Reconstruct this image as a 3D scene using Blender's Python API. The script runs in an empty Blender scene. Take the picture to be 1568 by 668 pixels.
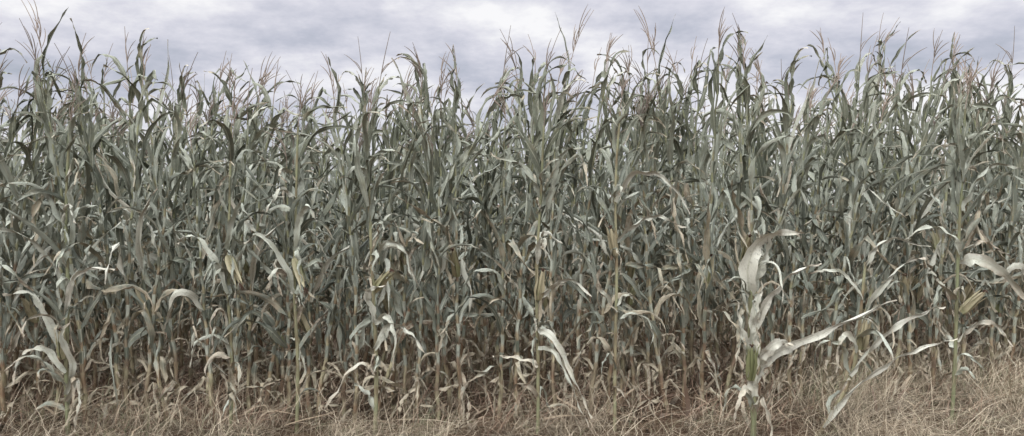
import bpy, math, random
import numpy as np
from mathutils import Vector, Matrix, Euler
random.seed(7); np.random.seed(7)
R=random.random
def U(a,b): return a+(b-a)*random.random()
scene=bpy.context.scene
scene.view_settings.view_transform='Standard'; scene.view_settings.look='None'; scene.view_settings.exposure=0

# ------------------------------------------------------------------ materials
def newmat(name):
    m=bpy.data.materials.new(name); m.use_nodes=True
    nt=m.node_tree; nt.nodes.clear(); return m,nt
def N(nt,t,**k):
    n=nt.nodes.new(t)
    for a,b in k.items(): setattr(n,a,b)
    return n
def val(nt,s,v):
    if isinstance(v,(int,float)): s.default_value=v
    elif isinstance(v,tuple): s.default_value=(v+(1,))[:4] if len(s.default_value)==4 else v
    else: nt.links.new(v,s)
def M(nt,op,a,b=0.0,c=None,clamp=False):
    n=N(nt,'ShaderNodeMath',operation=op); n.use_clamp=clamp
    val(nt,n.inputs[0],a); val(nt,n.inputs[1],b)
    if c is not None: val(nt,n.inputs[2],c)
    return n.outputs[0]
def MIX(nt,f,a,b,mode='MIX'):
    n=N(nt,'ShaderNodeMix',data_type='RGBA',blend_type=mode)
    val(nt,n.inputs[0],f); val(nt,n.inputs[6],a); val(nt,n.inputs[7],b)
    return n.outputs[2]
def SS(nt,x,a,b,lo=0.0,hi=1.0):
    n=N(nt,'ShaderNodeMapRange',interpolation_type='SMOOTHSTEP')
    val(nt,n.inputs[0],x); n.inputs[1].default_value=a; n.inputs[2].default_value=b
    n.inputs[3].default_value=lo; n.inputs[4].default_value=hi
    return n.outputs[0]
def ATT(nt,name):
    n=N(nt,'ShaderNodeAttribute',attribute_name=name); return n.outputs['Fac']
def NOISE(nt,scale,detail=3,vec=None,rough=.55):
    n=N(nt,'ShaderNodeTexNoise'); n.inputs['Scale'].default_value=scale; n.inputs['Detail'].default_value=detail
    n.inputs['Roughness'].default_value=rough
    if vec is not None: nt.links.new(vec,n.inputs['Vector'])
    return n.outputs['Fac']

def finish(nt,col,rough,bump=None,spec=.4):
    out=N(nt,'ShaderNodeOutputMaterial')
    p=N(nt,'ShaderNodeBsdfPrincipled'); val(nt,p.inputs['Base Color'],col); val(nt,p.inputs['Roughness'],rough)
    p.inputs['Specular IOR Level'].default_value=spec
    if bump is not None: nt.links.new(bump,p.inputs['Normal'])
    nt.links.new(p.outputs[0],out.inputs[0])

def leaf_mat():
    m,nt=newmat('corn_leaf_blade')
    dry=ATT(nt,'dry'); rnd=ATT(nt,'rnd'); ac=ATT(nt,'ac'); tt=ATT(nt,'tt'); oi=ATT(nt,'pl')
    tc=N(nt,'ShaderNodeTexCoord').outputs['Object']
    sp=N(nt,'ShaderNodeSeparateXYZ'); nt.links.new(tc,sp.inputs[0]); Z=sp.outputs[2]
    n1=NOISE(nt,9,2,tc); n2=NOISE(nt,45,2,tc)
    r1=M(nt,'MINIMUM',rnd,1.0)
    g=MIX(nt,r1,(0.066,0.079,0.052),(0.53,0.56,0.47))
    g=MIX(nt,M(nt,'MULTIPLY',oi,.28),g,(0.225,0.25,0.21))
    g=MIX(nt,SS(nt,Z,1.5,2.5,0,.55),g,(0.135,0.145,0.080))
    g=MIX(nt,SS(nt,n1,.48,.78,0,.45),g,(0.21,0.20,0.10))
    g=MIX(nt,SS(nt,rnd,1.0,1.6),g,(0.68,0.665,0.57))
    d=MIX(nt,r1,(0.55,0.48,0.345),(0.18,0.11,0.07))
    d=MIX(nt,SS(nt,n2,.35,.7),d,(0.53,0.46,0.34))
    d=MIX(nt,SS(nt,rnd,1.0,1.6),d,(0.68,0.62,0.50))
    f=M(nt,'ADD',dry,M(nt,'MULTIPLY',SS(nt,tt,.70,1.0),.33))
    f=M(nt,'ADD',f,SS(nt,Z,.2,1.1,.20,0))
    f=M(nt,'ADD',f,M(nt,'MULTIPLY',SS(nt,M(nt,'ABSOLUTE',ac),.6,1.0),.10))
    f=M(nt,'ADD',f,M(nt,'MULTIPLY',M(nt,'SUBTRACT',n1,.5),1.1))
    f=SS(nt,f,.30,.74)
    col=MIX(nt,f,g,d)
    rib=SS(nt,M(nt,'ABSOLUTE',ac),.05,.16,.7,0)
    col=MIX(nt,rib,col,(0.50,0.50,0.39))
    v=M(nt,'SINE',M(nt,'MULTIPLY',ac,38.0))
    col=MIX(nt,M(nt,'MULTIPLY_ADD',v,.07,.07),col,(0.52,0.54,0.48))
    col=MIX(nt,SS(nt,n2,.55,.8,0,.5),col,(0.07,0.06,0.04))
    b=N(nt,'ShaderNodeBump'); b.inputs['Strength'].default_value=.5; b.inputs['Distance'].default_value=.004
    nt.links.new(M(nt,'ADD',v,M(nt,'MULTIPLY',n2,2.5)),b.inputs['Height'])
    finish(nt,col,SS(nt,n2,.3,.7,.30,.5),b.outputs[0],.6)
    return m
def stalk_mat():
    m,nt=newmat('corn_stalk')
    dry=ATT(nt,'dry'); rnd=ATT(nt,'rnd')
    tc=N(nt,'ShaderNodeTexCoord').outputs['Object']
    mp=N(nt,'ShaderNodeMapping'); nt.links.new(tc,mp.inputs[0]); mp.inputs['Scale'].default_value=(1,1,.12)
    n1=NOISE(nt,60,2,mp.outputs[0]); n2=NOISE(nt,7,2,tc)
    g=MIX(nt,rnd,(0.18,0.20,0.11),(0.34,0.35,0.21))
    d=MIX(nt,SS(nt,n2,.35,.65),(0.50,0.45,0.30),(0.24,0.16,0.10))
    d=MIX(nt,SS(nt,rnd,.3,.8,.0,.6),d,(0.19,0.14,0.105))
    col=MIX(nt,SS(nt,M(nt,'ADD',dry,M(nt,'SUBTRACT',n2,.5)),.2,.8),g,d)
    col=MIX(nt,SS(nt,n1,.4,.7,0,.6),col,(0.09,0.06,0.04))
    finish(nt,col,.55,None,.35); return m
def tassel_mat():
    m,nt=newmat('corn_tassel')
    rnd=ATT(nt,'rnd')
    col=MIX(nt,rnd,(0.16,0.13,0.11),(0.36,0.29,0.24))
    finish(nt,col,.8); return m
def husk_mat():
    m,nt=newmat('corn_husk')
    dry=ATT(nt,'dry'); rnd=ATT(nt,'rnd'); ac=ATT(nt,'ac')
    tc=N(nt,'ShaderNodeTexCoord').outputs['Object']; n2=NOISE(nt,25,3,tc)
    col=MIX(nt,rnd,(0.17,0.185,0.085),(0.26,0.27,0.14))
    col=MIX(nt,SS(nt,M(nt,'ADD',dry,M(nt,'SUBTRACT',n2,.5)),.0,.65),col,(0.38,0.33,0.22))
    v=M(nt,'SINE',M(nt,'MULTIPLY',ac,44.0))
    col=MIX(nt,M(nt,'MULTIPLY_ADD',v,.16,.16),col,(0.11,0.11,0.06))
    finish(nt,col,.55,None,.35); return m
def silk_mat():
    m,nt=newmat('corn_silk'); finish(nt,(0.07,0.035,0.022),.8); return m
def grass_mat(name,a,b,c):
    m,nt=newmat(name)
    rnd=ATT(nt,'rnd'); tt=ATT(nt,'tt')
    tc=N(nt,'ShaderNodeTexCoord').outputs['Object']; n1=NOISE(nt,1.7,3,tc)
    r2=M(nt,'ADD',rnd,M(nt,'MULTIPLY',M(nt,'SUBTRACT',n1,.5),1.3))
    col=MIX(nt,SS(nt,r2,0,.7),a,b); col=MIX(nt,SS(nt,r2,.72,.98),col,c)
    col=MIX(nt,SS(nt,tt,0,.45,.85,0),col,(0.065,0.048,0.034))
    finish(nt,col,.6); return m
LEAF,STALK,TASS,HUSK,SILK=leaf_mat(),stalk_mat(),tassel_mat(),husk_mat(),silk_mat()
CMATS=[LEAF,STALK,TASS,HUSK,SILK]

# ------------------------------------------------------------------ mesh builder
ATTRS=('dry','rnd','tt','ac','pl')
def fast_mesh(name,V,F,mi,attrs,mats):
    me=bpy.data.meshes.new(name); me.vertices.add(len(V)); me.vertices.foreach_set('co',V.ravel().astype(np.float32))
    me.loops.add(F.size); me.loops.foreach_set('vertex_index',F.ravel().astype(np.int32))
    me.polygons.add(len(F)); me.polygons.foreach_set('loop_start',(np.arange(len(F))*4).astype(np.int32))
    for m in mats: me.materials.append(m)
    if mi is not None: me.polygons.foreach_set('material_index',mi.astype(np.int32))
    me.polygons.foreach_set('use_smooth',np.ones(len(F),bool))
    me.update(calc_edges=True)
    for k,v in attrs.items():
        a=me.attributes.new(k,'FLOAT','POINT'); a.data.foreach_set('value',v.astype(np.float32))
    return me
class MB:
    def __init__(s,lod=0): s.v=[];s.f=[];s.m=[];s.dry=[];s.rnd=[];s.tt=[];s.ac=[];s.lod=lod
    def add(s,co,dry,rnd,tt,ac):
        s.v.append(tuple(co)); s.dry.append(dry); s.rnd.append(rnd); s.tt.append(tt); s.ac.append(ac); return len(s.v)-1
    def arrays(s):
        return (np.array(s.v),np.array(s.f),np.array(s.m),{k:np.array(getattr(s,k)) for k in('dry','rnd','tt','ac')})
    def mesh(s,name):
        V,F,mi,at=s.arrays(); at['pl']=np.full(len(V),R())
        return fast_mesh(name,V,F,mi,at,CMATS)
UP=Vector((0,0,1))
def wprof(t):
    return min(1.0,0.5+t*3.0)*max(0.0,(1-t**1.8))**0.95
def ribbon(b,pts,sides,width,dry,rnd,fold=.5,wave=.006,mat=0,drytip=0):
    n=len(pts); prev=None; ph=U(0,6); ph2=U(0,6); fr=U(12,24); ff=U(3,8); fp=U(0,6)
    ks=(-1,-.5,0,.5,1) if b.lod==0 else (-1,0,1)
    for i,p in enumerate(pts):
        t=i/(n-1); w=width*max(wprof(t),.02)*.5*(1+.14*math.sin(fr*t*1.7+ph2)+U(-.07,.07))
        d=(pts[min(i+1,n-1)]-pts[max(i-1,0)]).normalized()
        s=sides[i]; s=(s-d*s.dot(d)).normalized(); nn=s.cross(d).normalized()
        row=[]
        fo=fold*(1+.45*math.sin(ff*t+fp))
        for k in ks:
            h=abs(k)*w*fo
            wv=(k*k)*wave*(math.sin(fr*t+ph) if k<0 else math.sin(fr*1.15*t+ph2))
            co=p+s*(k*w*math.sqrt(max(.1,1-fo*fo*.6)))+nn*(h+wv)
            row.append(b.add(co,min(1,dry+drytip*t),rnd,t,k))
        if prev:
            for k in range(len(ks)-1):
                b.f.append((prev[k],prev[k+1],row[k+1],row[k])); b.m.append(mat)
        prev=row
def tube(b,pts,rad,dry,rnd,mat,sides=7):
    if b.lod:
        sides=3 if mat==2 else 4
        if len(pts)>8:
            idx=list(range(0,len(pts),3))
            if idx[-1]!=len(pts)-1: idx.append(len(pts)-1)
            pts=[pts[i] for i in idx]; rad=[rad[i] for i in idx]
            if isinstance(dry,list): dry=[dry[i] for i in idx]
    prev=None; n=len(pts)
    for i,p in enumerate(pts):
        d=(pts[min(i+1,n-1)]-pts[max(i-1,0)]).normalized()
        a=d.cross(Vector((0.3,1,0.1))).normalized(); c=d.cross(a)
        row=[]
        for k in range(sides):
            an=2*math.pi*k/sides
            row.append(b.add(p+(a*math.cos(an)+c*math.sin(an))*rad[i],dry[i] if isinstance(dry,list) else dry,rnd,i/(n-1),k/sides))
        if prev:
            for k in range(sides):
                b.f.append((prev[k],prev[(k+1)%sides],row[(k+1)%sides],row[k])); b.m.append(mat)
        prev=row
def sim_leaf(b,base,az,th0,L,width,dry,rnd,grav=1.0,wind=.3,twist=0,brk=None,fold=.5,nseg=16,wave=.008,mat=0,drytip=0,chaos=1.0):
    if b.lod: nseg=min(nseg,10)
    d=Vector((math.cos(az)*math.sin(th0),math.sin(az)*math.sin(th0),math.cos(th0)))
    side=Vector((-math.sin(az),math.cos(az),0))
    p=Vector(base); pts=[p.copy()]; sides=[side.copy()]; ds=L/nseg
    wob=Vector((U(-1,1),U(-1,1),U(-.4,.4)))*.08
    tw=twist; q17=17/nseg
    for i in range(nseg):
        t=(i+1)/nseg
        g=grav*(0.08+.9*t*t)*.26*q17
        if brk and abs(t-brk)<.5/nseg+.001: d=(d+Vector((0,0,-1.9))+wob*3).normalized(); tw+=U(-6,6)
        hz=math.sqrt(d.x*d.x+d.y*d.y)
        wob=wob*.82+Vector((U(-1,1),U(-1,1),U(-1,1)))*.085*chaos
        d=(d+Vector((0,0,-g*(.35+hz)))+Vector((wind*.14*t*q17,0,0))+wob*(.3+t)*q17)
        d.normalize()
        p=p+d*ds
        side=(side-d*side.dot(d)).normalized()
        tw+=U(-1,1)*2.2*chaos; tw*=.95
        ang=tw*1.8/nseg
        q=side*math.cos(ang)+d.cross(side)*math.sin(ang); side=q.normalized()
        pts.append(p.copy()); sides.append(side.copy())
    ribbon(b,pts,sides,width,dry,rnd,fold,wave,mat,drytip)
    return pts
def add_ear(b,base,d,L=.21,r=.027,dry=.2):
    d=d.normalized(); n=11; rnd=R(); pts=[];rad=[]
    for i in range(n):
        t=i/(n-1); pts.append(base+d*(L*t)+UP*(.01*math.sin(t*3)))
        rad.append(r*max(.12,(math.sin(math.pi*min(1,(t*.80+.14)))**.75)*(1-.35*t)))
    tube(b,pts,rad,[min(1,dry+.5*(i/(n-1))**2) for i in range(n)],rnd,3,10)
    a=d.cross(UP).normalized() if abs(d.z)<.97 else Vector((1,0,0)); c=d.cross(a)
    for k in range(5):
        an=k*1.26+U(-.4,.4); o=(a*math.cos(an)+c*math.sin(an)); s=d.cross(o)
        q=[];sd=[]; fl=U(.5,2.2)
        for i in range(8):
            t=i/7; q.append(base+d*(L*(t*1.12))+o*(r*(1.06*math.sin(math.pi*min(1,t*.8+.14))**.75*(1-.3*t)+(fl*t**4))))
            sd.append(s)
        ribbon(b,q,sd,r*1.6,dry+U(-.1,.3),R(),.35,.002,3,.3)
    tip=base+d*L
    for k in range(9):
        dd=(d+Vector((U(-.6,.6),U(-.6,.6),U(-.5,.3)))).normalized()
        q=[tip,tip+dd*.025,tip+dd*.04+Vector((0,0,-.018))]
        tube(b,q,[.003,.0025,.001],0,.5,4,4)
def add_tassel(b,base,d,L,rnd):
    ax=Vector(d).normalized(); bend=Vector((U(.0,.6),U(-.2,.2),0))
    n=9; pts=[]
    for i in range(n):
        t=i/(n-1); pts.append(base+ax*(L*t)+bend*(L*.5*t*t))
    tube(b,pts,[.0028 if i<3 else .0046*(1-.6*i/(n-1)) for i in range(n)],.5,rnd,2,5)
    nb=random.choice([2,3,4,5,6,7])
    for k in range(nb):
        t=U(.25,.55); i=int(t*(n-1)); p=pts[i]
        az=U(0,6.28); th=U(.12,.45); l=L*U(.35,.62)
        dd=Vector((math.cos(az)*math.sin(th),math.sin(az)*math.sin(th),math.cos(th)))
        q=[];m=7
        dr=U(0,.3)
        for j in range(m):
            s=j/(m-1); q.append(p+dd*(l*s)+Vector((.3,0,0))*(l*s*s)-UP*(l*dr*s*s))
        tube(b,q,[.0016]+[.0032]*(m-3)+[.0026,.001],.5,min(1,max(0,rnd+U(-.3,.3))),2,4)

def lr():
    k=R()
    return U(0,.45) if k<.55 else (U(.4,.9) if k<.80 else U(.9,1.45))
def corn(seed,ear=False,H=2.43,dryness=0.0,lod=0):
    random.seed(seed); b=MB(lod)
    H*=U(.93,1.06)
    az=U(0,6.28); lean=Vector((U(-.03,.09),U(-.05,.05),0))
    n=16; pts=[];rad=[];dr=[]
    for i in range(n*2+1):
        t=i/(n*2); z=H*t
        pts.append(Vector((lean.x*z*z*.5+.007*math.sin(i*1.3),lean.y*z*z*.5,z)))
        base=.0125*(1-.74*t)+.0012
        rad.append(base*(1.2 if i%2==0 else 1.0)); dr.append(max(0,.95-.9*t)+dryness)
    tube(b,pts,rad,dr,R(),1,8)
    L0=U(.62,.80)
    for i in range(1,n+1):
        t=i/n; p=pts[i*2-1]+(pts[i*2]-pts[i*2-1])*.5
        a=az+(math.pi if i%2 else 0)+U(-.6,.6)
        if t<.12 and R()<.2: continue
        low=t<.25; top=t>.64
        L=L0*(.62+.55*math.sin(math.pi*min(1,t*.85+.08)))*U(.75,1.15)
        if top: L*=1-.22*(t-.66)/.34
        w=U(.034,.066)*(1-.15*max(0,t-.7)/.3)
        if low:
            dry=U(.35,.95); sim_leaf(b,p,a,U(.4,1.1),L*U(.6,1),w*.75,dry,R(),grav=U(2.2,4),wind=.05,twist=U(-5,5),fold=U(.7,1.1),wave=.016,brk=random.choice([None,.2,.3]),chaos=2)
        elif top:
            sim_leaf(b,p,a,U(.10,.42),L,w,U(0,.12)+dryness,lr()*.85,grav=U(.05,1.2),wind=U(.2,1.4),twist=U(-4,4),fold=U(.5,1.1),wave=.009,brk=(U(.45,.75) if R()<.25 else None),drytip=U(0,.3),chaos=1.0)
        else:
            k=R(); dd=(U(0,.12) if R()<(.64 if t<.45 else .80) else U(.2,.8))
            if R()<.35:
                sim_leaf(b,p,a,U(.25,.85),L*.9,w,dd,lr(),grav=U(.1,.6),wind=.2,twist=U(-6,6),fold=U(.5,1.1),wave=.012,brk=(U(.4,.8) if k<.55 else None),drytip=U(0,.35),chaos=.7)
            else:
                sim_leaf(b,p,a,U(.15,.6),L,w,dd+dryness,lr(),grav=U(.5,3.0),wind=U(.0,.8),twist=U(-6,6),fold=U(.4,1.15),wave=.014,brk=(U(.2,.7) if k<.55 else None),drytip=U(0,.35),chaos=U(.8,2.4))
        q=[pts[max(0,i*2-2)],pts[i*2-1],p]
        rr=rad[i*2-1]
        if lod==0 or i%2: tube(b,q,[rr*1.12,rr*1.3,rr*1.5],(.7 if low else .05)+dryness,R(),0 if not low else 1,7)
        if t<.75 and lod==0:
            for _ in range(random.choice([0,1,1,2]) if t<.35 else random.choice([0,0,1,1])):
                sim_leaf(b,p,U(0,6.28),U(.3,1.4),U(.12,.38),U(.012,.035),U(.3,.95) if t<.35 else U(.0,.8),R(),grav=5,wind=.1,twist=U(-5,5),fold=.9,nseg=7,chaos=2.5)
    if ear:
        i=random.choice([5,6,7]); p=pts[i*2]; a=az+U(-.6,.6)
        th=U(.2,.6) if R()<.8 else U(1.2,2.3)
        add_ear(b,p,Vector((math.cos(a)*math.sin(th),math.sin(a)*math.sin(th),math.cos(th))),U(.18,.23),U(.024,.029),U(.1,.6))
    add_tassel(b,pts[-1],(pts[-1]-pts[-3]),U(.28,.44),R())
    return b.arrays()

NV=36; NL=16
variants=[corn(100+i,ear=(i%3==0),dryness=(.16 if i%8==5 else 0)) for i in range(NV)]
lows=[corn(300+i,lod=1,dryness=(.12 if i%6==5 else 0)) for i in range(NL)]
random.seed(21)

# ------------------------------------------------------------------ ground
def ground_z(x,y):
    return 0.10*math.exp(-((x-4.2)/2.0)**2)*math.exp(-((y-5.6)/2.2)**2)+.03*math.sin(x*1.3+.5)*math.cos(y*.9)*math.exp(-((y-5)/9)**2)
def make_ground():
    xs=sorted(set([-700,-300,-120,-60,-30]+[round(-14+i*.35,3) for i in range(81)]+[30,60,120,300,700]))
    ys=sorted(set([-300,-100,-30,-10,-3]+[round(-2+i*.3,3) for i in range(70)]+[25,35,60,120,300,900]))
    v=[(x,y,ground_z(x,y)) for y in ys for x in xs]; nx=len(xs)
    f=[(j*nx+i,j*nx+i+1,(j+1)*nx+i+1,(j+1)*nx+i) for j in range(len(ys)-1) for i in range(nx-1)]
    me=bpy.data.meshes.new('ground'); me.from_pydata(v,[],f)
    for p in me.polygons: p.use_smooth=True
    m,nt=newmat('soil')
    tc=N(nt,'ShaderNodeTexCoord').outputs['Object']
    a=NOISE(nt,2.5,5,tc); c=NOISE(nt,30,6,tc,.7)
    col=MIX(nt,a,(0.06,0.037,0.026),(0.10,0.068,0.045)); col=MIX(nt,SS(nt,c,.45,.7),col,(0.17,0.12,0.08))
    b=N(nt,'ShaderNodeBump'); b.inputs['Strength'].default_value=.8; b.inputs['Distance'].default_value=.03; nt.links.new(c,b.inputs['Height'])
    finish(nt,col,.95,b.outputs[0],.1)
    me.materials.append(m); o=bpy.data.objects.new('ground',me); scene.collection.objects.link(o)
make_ground()

# ------------------------------------------------------------------ corn field (one mass, merged)
def edge(x): return 5.5+0.07*(x+3.5)+ (0.04*(x-2.2)**2 if x>2.2 else 0)
def hscale(x,y):
    s=1.02+.035*max(-1,min(1,x/3.0))+.018*math.sin(x*2.1+y*1.3)
    for c,w,a in((2.45,.22,.14),(-1.75,.28,.10),(.72,.15,.05),(-2.9,.2,.06),(-.55,.15,.06)):
        if y<6.9: s-=a*math.exp(-((x-c)/w)**2)
    return s
Vs=[];Fs=[];Ms=[];As={k:[] for k in ATTRS}; off=0
for r in range(14):
    sp=.120 if r<3 else (.18 if r<8 else .32)
    y0=r*.72 if r<10 else 10*.72+(r-10)*1.8
    half=(6.0+y0)*.70+.9
    x=-half
    while x<half:
        x+=sp*U(.5,1.5)
        if R()<.04: continue
        y=edge(max(-5,min(5,x)))+y0+U(-.12,.12)
        V,F,mi,at=random.choice(variants if r<4 else lows)
        s=hscale(x,y)*U(.85,1.07)*(1.0 if r<3 else .96)
        k=R(); tilt=U(-.06,.10) if k<.86 else U(-.20,.30)
        if x>2 and r<3: tilt+=U(-.03,.07)
        mat=Matrix.Translation((x,y,ground_z(x,y)-.02))@Euler((U(-.05,.05),tilt,U(-.55,.55)+(math.pi if R()<.25 else 0)),'ZXY').to_matrix().to_4x4()@Matrix.Diagonal((1,1,s,1))
        A=np.array(mat); Vs.append(V@A[:3,:3].T+A[:3,3]); Fs.append(F+off); Ms.append(mi); off+=len(V)
        jit=U(-.12,.12)
        for kk in('dry','tt','ac'): As[kk].append(at[kk])
        As['rnd'].append(np.clip(at['rnd']+jit,0,1.6)); As['pl'].append(np.full(len(V),R()))
me=fast_mesh('corn_field',np.concatenate(Vs),np.concatenate(Fs),np.concatenate(Ms),{k:np.concatenate(v) for k,v in As.items()},CMATS)
print('field quads',len(me.polygons))
o=bpy.data.objects.new('corn_field',me); scene.collection.objects.link(o)
del Vs,Fs,Ms,As

# ------------------------------------------------------------------ individual plants standing in front of the field
def spline(P,n=22):
    P=[Vector(p) for p in P]; Q=[P[0]*2-P[1]]+P+[P[-1]*2-P[-2]]; out=[]; m=len(P)-1
    for i in range(n+1):
        u=i/n*m; k=min(int(u),m-1); t=u-k; a,b_,c,d=Q[k],Q[k+1],Q[k+2],Q[k+3]
        out.append(.5*((2*b_)+(c-a)*t+(2*a-5*b_+4*c-d)*t*t+(3*b_-a-3*c+d)*t*t*t))
    return out
def pleaf(b,P,w,dry=.2,rnd=1.5,roll=0.0,rt=1.0,fold=.55,mat=0,wave=.011,drytip=.2):
    pts=spline(P); sides=[]; n=len(pts); j=Vector((0,0,0))
    for i in range(1,n):
        j=j*.85+Vector((U(-1,1),U(-1,1),U(-1,1)))*.006; pts[i]=pts[i]+j
    f1=U(4,9); f2=U(0,6)
    for i in range(n):
        d=(pts[min(i+1,n-1)]-pts[max(i-1,0)]).normalized()
        s=d.cross(Vector((0,-1,0.15))).normalized()
        a=roll+rt*i/(n-1)+.5*math.sin(f1*i/(n-1)+f2); sides.append((s*math.cos(a)+d.cross(s)*math.sin(a)).normalized())
    ribbon(b,pts,sides,w,dry-.06,rnd,fold,wave,mat,drytip)
def pstem(b,P,r,dry=.3,mat=1):
    pts=spline(P,22); n=len(pts)
    tube(b,pts,[r*(1-.45*i/(n-1))*(1.16 if i%4==0 else 1) for i in range(n)],dry,.2,mat,9)
def extras(b,P,k,top=False):
    pts=spline(P,22)
    for i in range(k):
        p=pts[random.randrange(2,20)]
        sim_leaf(b,p,U(3.3,6.1) if R()<.6 else U(0,6.28),U(.2,.9),U(.2,.55),U(.02,.055),U(0,.6),U(.3,1.3),grav=U(1,4),wind=.3,twist=U(-5,5),fold=.8,chaos=1.8)
    if top:
        for i in range(8):
            p=pts[14+i]
            sim_leaf(b,p,U(0,6.28),U(.12,.45),U(.4,.65),U(.04,.06),U(0,.12),lr()*.6,grav=U(.1,1.5),wind=U(.2,1.2),twist=U(-4,4),fold=U(.5,1.1),drytip=.3)
def place(b,x,y):
    me=b.mesh('corn_plant_front'); o=bpy.data.objects.new('corn_plant',me)
    o.location=(x,y,ground_z(x,y)-.02); scene.collection.objects.link(o); return o
# pale stunted plant, right of centre
b=MB()
S=[(0,0,0),(.0,0,.35),(-.02,0,.7),(-.02,0,1.1),(.02,0,1.3)]
pstem(b,S,.020,.3); extras(b,S,9)
pleaf(b,[(0,-.01,.45),(.10,-.05,.62),(.32,-.12,.74),(.56,-.16,.88),(.84,-.18,.99)],.068,.05,1.5,.2,.6)
pleaf(b,[(-.02,-.01,.72),(.03,-.05,.92),(.12,-.1,1.06),(.24,-.13,1.18),(.38,-.15,1.22)],.07,.12,1.5,.3,.5)
pleaf(b,[(-.03,0,1.0),(-.05,-.04,1.16),(-.02,-.06,1.30),(.06,-.08,1.40),(.16,-.1,1.43),(.28,-.12,1.42)],.125,.15,1.45,.1,.6,fold=.4)
pleaf(b,[(-.02,0,1.05),(.03,-.03,1.2),(.06,-.04,1.32),(.07,-.06,1.42)],.09,.2,1.3,.2,.3)
pleaf(b,[(-.02,-.02,.60),(-.07,-.05,.72),(-.11,-.06,.85),(-.13,-.08,.98)],.06,.15,1.4,.2,.5)
pleaf(b,[(0,-.02,.55),(.06,-.08,.66),(.14,-.11,.72),(.22,-.13,.70)],.09,.1,1.5,.2,.5,wave=.015)
pleaf(b,[(0,0,.30),(-.07,-.06,.40),(-.12,-.1,.34),(-.15,-.12,.2)],.05,.4,1.4,.3,1)
pleaf(b,[(0,0,.25),(.02,-.08,.38),(.05,-.12,.25),(.06,-.14,.08)],.06,.4,1.4,.3,1)
pleaf(b,[(0,-.02,.35),(-.02,-.04,.5),(-.01,-.05,.65),(.0,-.06,.8)],.08,.2,1.4,.1,.3)
pleaf(b,[(0,-.02,.65),(-.03,-.04,.8),(-.0,-.05,.95),(.03,-.06,1.1)],.09,.2,1.4,.1,.3)
add_ear(b,Vector((-.03,-.04,.46)),Vector((-.03,-.15,1)),.22,.028,-.3)
place(b,1.58,5.0)
# leaning plant further right with long pale leaves
b=MB()
S=[(0,0,0),(.15,0,.25),(.26,0,.5),(.30,0,.85),(.33,0,1.2)]
pstem(b,S,.015,.5); extras(b,S,7)
pleaf(b,[(.05,-.02,.10),(.2,-.08,.34),(.42,-.12,.54),(.66,-.14,.66),(.86,-.16,.72)],.05,.1,1.5,.25,.4)
pleaf(b,[(.22,-.02,.45),(.34,-.08,.66),(.5,-.12,.80),(.68,-.14,.90),(.78,-.15,.93)],.05,.2,1.4,.3,.5)
pleaf(b,[(.30,-.02,.80),(.35,-.06,.98),(.44,-.1,1.12),(.55,-.13,1.22),(.66,-.15,1.24)],.045,.15,1.3,.3,.8)
pleaf(b,[(.30,-.02,.95),(.2,-.06,1.08),(.06,-.1,1.15),(-.08,-.13,1.13)],.045,.1,1.3,.3,.8)
pleaf(b,[(.27,-.02,.6),(.2,-.06,.72),(.12,-.1,.66),(.08,-.13,.5)],.045,.3,1.3,.3,.8)
pleaf(b,[(.32,0,1.15),(.38,-.03,1.3),(.5,-.06,1.36),(.72,-.1,1.3)],.045,.1,1.3,.3,.8)
add_ear(b,Vector((.30,-.02,.62)),Vector((.12,-.1,1)),.20,.024,.4)
place(b,2.02,5.1)
# far right plant, big pale bent leaf and ear
b=MB()
S=[(0,0,0),(.02,0,.5),(.03,0,1.1),(.05,0,1.7),(.07,0,2.2)]
pstem(b,S,.013,.3); extras(b,S,12,True)
pleaf(b,[(.03,-.02,1.15),(.12,-.06,1.17),(.25,-.1,1.10),(.38,-.13,.96),(.50,-.15,.78)],.09,.42,1.3,.35,.3,fold=.35)
pleaf(b,[(.03,-.02,1.2),(-.06,-.06,1.33),(-.22,-.1,1.38),(-.4,-.12,1.3)],.05,.1,1.2,.3,.8)
pleaf(b,[(.05,-.02,1.5),(.10,-.06,1.7),(.22,-.1,1.82),(.40,-.12,1.78)],.05,.1,1.0,.3,.8)
pleaf(b,[(.05,-.02,1.7),(.0,-.06,1.95),(-.04,-.1,2.15),(.02,-.12,2.35)],.05,.1,.5,.3,.8)
pleaf(b,[(.02,-.02,.6),(.12,-.06,.74),(.25,-.1,.72),(.34,-.13,.58)],.045,.4,1.3,.3,.8)
add_ear(b,Vector((.04,-.03,.80)),Vector((.7,-.3,.85)),.19,.026,.4)
add_tassel(b,Vector((.07,0,2.2)),Vector((.1,0,1)),.36,.8)
place(b,3.05,5.3)
# broken leaves left of centre
b=MB()
S=[(0,0,0),(0,0,.5),(-.01,0,1.1),(.02,0,1.7),(.04,0,2.15)]
pstem(b,S,.013,.4); extras(b,S,14,True)
pleaf(b,[(0,-.02,.75),(.08,-.08,.72),(.18,-.12,.55),(.28,-.15,.36),(.36,-.17,.18)],.05,.2,1.4,.3,.8)
pleaf(b,[(0,-.02,.62),(.10,-.08,.62),(.20,-.14,.45),(.27,-.17,.28),(.33,-.2,.12)],.04,.1,1.3,.5,.8)
pleaf(b,[(0,-.02,.95),(.1,-.08,1.05),(.2,-.12,1.1),(.34,-.15,1.0)],.045,.1,1.4,.3,.8)
pleaf(b,[(0,-.02,1.2),(.0,-.08,1.36),(.05,-.12,1.42),(.16,-.15,1.36)],.045,.0,1.4,.3,.8)
pleaf(b,[(0,-.02,.5),(-.08,-.08,.55),(-.2,-.1,.57),(-.32,-.12,.57)],.045,.5,1.5,.3,.8)
pleaf(b,[(.02,-.02,1.5),(.1,-.08,1.75),(.16,-.12,1.95),(.3,-.15,2.0)],.05,.0,.8,.3,.8)
add_ear(b,Vector((0,-.02,.95)),Vector((.15,-.1,1)),.20,.026,.3)
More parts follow.
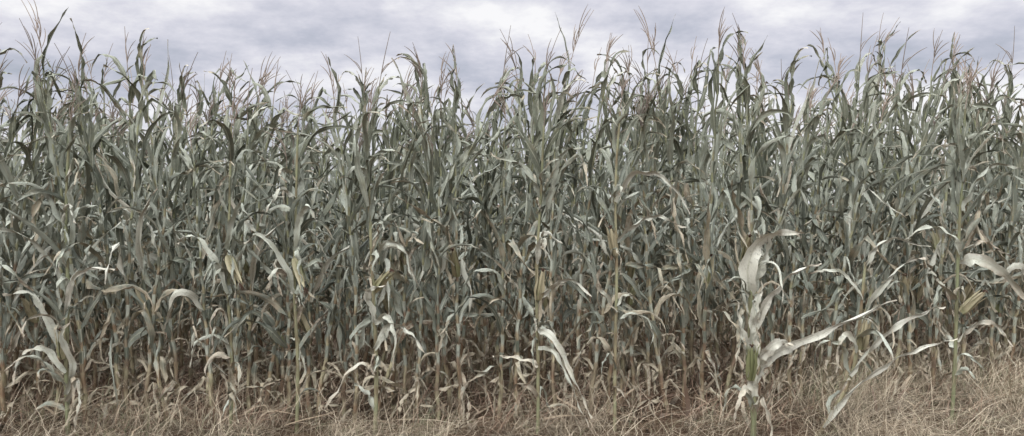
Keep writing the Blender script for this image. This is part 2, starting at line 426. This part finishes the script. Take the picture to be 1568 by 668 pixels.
add_tassel(b,Vector((.04,0,2.15)),Vector((.1,0,1)),.36,.5)
place(b,.18,5.3)
# taller plant right of it with a long pale leaf arching over
b=MB()
S=[(0,0,0),(0,0,.5),(.01,0,1.1),(.0,0,1.7),(.03,0,2.25)]
pstem(b,S,.013,.5); extras(b,S,12,True)
pleaf(b,[(0,-.02,1.62),(.10,-.08,1.80),(.25,-.12,1.82),(.40,-.15,1.70),(.50,-.15,1.55)],.05,.1,1.4,.3,.8)
pleaf(b,[(0,-.02,1.35),(.16,-.08,1.50),(.3,-.12,1.52),(.46,-.15,1.46)],.045,.1,1.3,.3,.8)
pleaf(b,[(0,-.02,.85),(-.1,-.08,1.0),(-.14,-.12,1.1),(-.1,-.15,1.22)],.045,.5,1.2,.3,.8)
add_ear(b,Vector((0,-.02,1.25)),Vector((-.2,-.1,1)),.19,.023,.6)
add_tassel(b,Vector((.03,0,2.25)),Vector((.1,0,1)),.36,.5)
place(b,.72,5.35)
# stripped yellow stalk plant left
b=MB()
S=[(0,0,0),(.01,0,.5),(-.01,0,1.0),(-.03,0,1.5),(-.05,0,2.1)]
pstem(b,S,.015,.45); extras(b,S,18,True)
pleaf(b,[(0,-.02,.45),(-.1,-.08,.52),(-.22,-.13,.38),(-.33,-.16,.20)],.05,.35,1.4,.3,.8)
pleaf(b,[(0,-.02,.62),(.12,-.06,.78),(.26,-.12,.76),(.36,-.15,.6)],.06,.1,1.3,.3,.9)
pleaf(b,[(0,-.02,.8),(-.04,-.08,.95),(.0,-.12,1.05),(.1,-.15,1.08)],.06,.2,1.4,.3,.8)
pleaf(b,[(0,-.02,.8),(.1,-.06,.85),(.17,-.12,.72),(.16,-.15,.5)],.055,.1,1.3,.3,.8)
pleaf(b,[(-.02,-.02,1.2),(.1,-.08,1.35),(.22,-.12,1.3),(.3,-.15,1.1)],.05,.1,1.2,.3,.8)
pleaf(b,[(-.04,-.02,1.6),(-.1,-.06,1.85),(-.09,-.1,2.1),(-.02,-.12,2.3)],.05,.0,.6,.3,.8)
add_ear(b,Vector((0,-.03,1.02)),Vector((.6,-.2,.7)),.18,.026,.2)
add_tassel(b,Vector((-.05,0,2.1)),Vector((.1,0,1)),.4,.5)
place(b,-.95,5.3)
# plants with hanging ears, left half
for (px,ez,ed) in ((-1.96,1.12,(.45,-.3,-.8)),(-1.5,1.1,(.35,-.3,-.75))):
    b=MB(); S=[(0,0,0),(.01,0,.5),(-.01,0,1.0),(0,0,1.5),(.02,0,2.15)]
    pstem(b,S,.013,.4); extras(b,S,14,True)
    add_ear(b,Vector((0,-.03,ez+.14)),Vector(ed),.22,.026,.1)
    pleaf(b,[(0,-.02,1.0),(-.08,-.08,1.25),(-.2,-.12,1.4),(-.3,-.15,1.35)],.05,.1,1.2,.3,.8)
    pleaf(b,[(0,-.02,1.3),(.05,-.08,1.5),(.12,-.12,1.62),(.2,-.15,1.5)],.05,.1,1.0,.3,.8)
    pleaf(b,[(0,-.02,1.28),(.04,-.08,1.3),(.07,-.12,1.15),(.09,-.15,.98)],.04,.1,.8,.3,.8)
    add_tassel(b,Vector((.02,0,2.15)),Vector((.1,0,1)),.38,.5)
    place(b,px,5.32)
# left edge plant with pale leaves
b=MB()
S=[(0,0,0),(-.01,0,.5),(.01,0,1.0),(0,0,1.5),(.03,0,2.1)]
pstem(b,S,.015,.3); extras(b,S,18,True)
pleaf(b,[(0,-.02,.85),(.1,-.08,1.08),(.25,-.13,1.18),(.42,-.16,1.17)],.042,.1,1.5,.3,.8)
pleaf(b,[(0,-.02,.3),(.08,-.06,.52),(.05,-.12,.72),(.12,-.15,.85)],.055,.2,1.3,.3,.6)
pleaf(b,[(0,-.02,.45),(-.12,-.06,.62),(-.24,-.12,.6),(-.3,-.15,.4)],.05,.15,1.3,.3,.8)
pleaf(b,[(0,-.02,.55),(-.1,-.06,.85),(-.2,-.12,1.0),(-.34,-.15,1.0)],.055,.1,1.3,.3,.8)
pleaf(b,[(0,-.02,.25),(.1,-.06,.4),(.15,-.12,.25),(.14,-.15,.08)],.045,.3,1.4,.3,.8)
pleaf(b,[(0,-.02,1.2),(.08,-.06,1.45),(.1,-.12,1.7),(.2,-.15,1.85)],.055,.05,1.0,.3,.8)
add_ear(b,Vector((-.01,-.03,.55)),Vector((.0,-.2,1)),.20,.025,.1)
add_tassel(b,Vector((.03,0,2.1)),Vector((.1,0,1)),.36,.5)
place(b,-3.08,5.3)

# ------------------------------------------------------------------ grasses (vectorised blades)
def blades(name,mat,bx,by,L,width,leanmax,droop,K=6,windx=.15):
    n=len(bx); az=np.random.uniform(0,2*np.pi,n); lean=np.abs(np.random.normal(0,leanmax,n)).clip(0,1.4)
    dr=np.random.uniform(.1,1,n)*droop
    bz=np.array([ground_z(a,c) for a,c in zip(bx,by)])-.01
    t=np.linspace(0,1,K)[None,:]
    h=(np.sin(lean)[:,None]*t+dr[:,None]*.6*t**2)*L[:,None]
    z=(np.cos(lean)[:,None]*t-dr[:,None]*.75*t**2.2)*L[:,None]
    wob=np.random.normal(0,.045,(n,2))
    X=bx[:,None]+np.cos(az)[:,None]*h+windx*L[:,None]*t**2+wob[:,0:1]*np.sin(t*6)
    Y=by[:,None]+np.sin(az)[:,None]*h+wob[:,1:2]*np.sin(t*5)
    Z=np.maximum(bz[:,None]+z,bz[:,None]+.012*(1+3*np.random.rand(n)[:,None]))
    Z[:,0]=bz
    sa=az+np.pi/2+np.random.uniform(-1,1,n)
    w=(width[:,None]*(1-t**1.6*.9))*.5
    sx=np.cos(sa)[:,None]*w; sy=np.sin(sa)[:,None]*w
    A=np.stack([X-sx,Y-sy,Z],-1); B=np.stack([X+sx,Y+sy,Z+w*.3],-1)
    V=np.stack([A,B],2).reshape(-1,3)
    base=(np.arange(n)*K*2)[:,None]+(np.arange(K-1)*2)[None,:]
    F=np.stack([base,base+1,base+3,base+2],-1).reshape(-1,4)
    rn=np.repeat(np.random.rand(n),K*2); tv=np.tile(np.repeat(np.linspace(0,1,K),2),n)
    me=fast_mesh(name,V,F,None,{'rnd':rn,'tt':tv},[mat])
    o=bpy.data.objects.new(name,me); scene.collection.objects.link(o); return o
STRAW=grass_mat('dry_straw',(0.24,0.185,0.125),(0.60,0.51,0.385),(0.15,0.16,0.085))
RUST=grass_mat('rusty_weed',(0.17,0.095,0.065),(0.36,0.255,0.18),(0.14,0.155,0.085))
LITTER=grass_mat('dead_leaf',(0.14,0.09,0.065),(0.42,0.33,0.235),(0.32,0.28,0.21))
U_=np.random.uniform
def clumps(n,nc,x0,x1,y0,y1,s,xpow=1.0):
    cx=x0+(x1-x0)*U_(0,1,nc)**xpow; cy=U_(y0,y1,nc); k=np.random.randint(0,nc,n)
    return cx[k]+np.random.normal(0,s,n), cy[k]+np.random.normal(0,s,n)
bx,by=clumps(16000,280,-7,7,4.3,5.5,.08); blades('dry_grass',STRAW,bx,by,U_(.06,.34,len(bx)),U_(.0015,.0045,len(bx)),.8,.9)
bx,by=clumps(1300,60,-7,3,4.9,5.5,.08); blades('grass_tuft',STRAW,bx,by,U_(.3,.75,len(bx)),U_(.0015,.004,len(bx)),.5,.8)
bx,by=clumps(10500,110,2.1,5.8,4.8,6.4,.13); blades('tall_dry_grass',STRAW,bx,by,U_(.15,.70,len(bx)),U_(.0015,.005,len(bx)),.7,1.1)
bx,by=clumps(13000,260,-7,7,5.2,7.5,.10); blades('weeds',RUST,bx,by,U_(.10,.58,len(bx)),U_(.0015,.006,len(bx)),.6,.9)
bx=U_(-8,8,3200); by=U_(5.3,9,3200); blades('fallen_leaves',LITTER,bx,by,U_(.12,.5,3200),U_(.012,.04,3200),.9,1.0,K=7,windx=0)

# ------------------------------------------------------------------ world: cloudy sky
SUN_EL=math.radians(48); SUN_AZ=math.radians(208)
w=bpy.data.worlds.new('World'); scene.world=w; w.use_nodes=True; nt=w.node_tree; nt.nodes.clear()
out=N(nt,'ShaderNodeOutputWorld')
sky=N(nt,'ShaderNodeTexSky',sky_type='NISHITA'); sky.sun_disc=False; sky.sun_elevation=SUN_EL; sky.sun_rotation=SUN_AZ
b1=N(nt,'ShaderNodeBackground'); nt.links.new(sky.outputs[0],b1.inputs[0]); b1.inputs[1].default_value=.1
tc=N(nt,'ShaderNodeTexCoord').outputs['Generated']
sp=N(nt,'ShaderNodeSeparateXYZ'); nt.links.new(tc,sp.inputs[0]); X,Y,Z=sp.outputs
zc=M(nt,'ADD',M(nt,'MAXIMUM',Z,0.0),.24)
cb=N(nt,'ShaderNodeCombineXYZ'); nt.links.new(M(nt,'DIVIDE',X,zc),cb.inputs[0]); nt.links.new(M(nt,'DIVIDE',Y,zc),cb.inputs[1]); cb.inputs[2].default_value=3.7
n1=NOISE(nt,2.6,9,cb.outputs[0],.60); n2=NOISE(nt,.8,3,cb.outputs[0],.5)
f=M(nt,'ADD',M(nt,'MULTIPLY',n1,.62),M(nt,'MULTIPLY',n2,.38))
f=M(nt,'ADD',f,M(nt,'MULTIPLY',SS(nt,X,-.1,.45),.055))
f=M(nt,'ADD',f,.022)
rp=N(nt,'ShaderNodeValToRGB'); nt.links.new(f,rp.inputs[0]); e=rp.color_ramp.elements
e[0].position=.38; e[0].color=(.42,.455,.53,1); e[1].position=.63; e[1].color=(1.0,.99,1.0,1)
x=e.new(.46); x.color=(.55,.565,.655,1); x=e.new(.54); x.color=(.74,.735,.81,1)
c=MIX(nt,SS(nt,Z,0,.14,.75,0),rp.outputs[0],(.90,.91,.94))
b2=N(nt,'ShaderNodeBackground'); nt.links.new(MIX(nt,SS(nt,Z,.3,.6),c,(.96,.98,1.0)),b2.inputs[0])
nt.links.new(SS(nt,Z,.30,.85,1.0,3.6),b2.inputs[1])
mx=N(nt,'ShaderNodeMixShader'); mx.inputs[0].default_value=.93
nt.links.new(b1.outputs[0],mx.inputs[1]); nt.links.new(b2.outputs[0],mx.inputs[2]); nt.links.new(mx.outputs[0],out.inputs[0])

sl=bpy.data.lights.new('sun','SUN'); sl.energy=1.5; sl.angle=math.radians(10); sl.color=(1,.985,.96)
so=bpy.data.objects.new('sun',sl); scene.collection.objects.link(so)
d=Vector((math.sin(SUN_AZ)*math.cos(SUN_EL),math.cos(SUN_AZ)*math.cos(SUN_EL),math.sin(SUN_EL)))
so.rotation_euler=d.to_track_quat('Z','Y').to_euler()

cd=bpy.data.cameras.new('camera'); cam=bpy.data.objects.new('camera',cd); scene.collection.objects.link(cam)
cd.lens=27; cd.sensor_width=36; cd.clip_end=3000
cam.location=(0,0,1.6); cam.rotation_euler=(math.radians(90-1.1),0,0)
scene.camera=cam
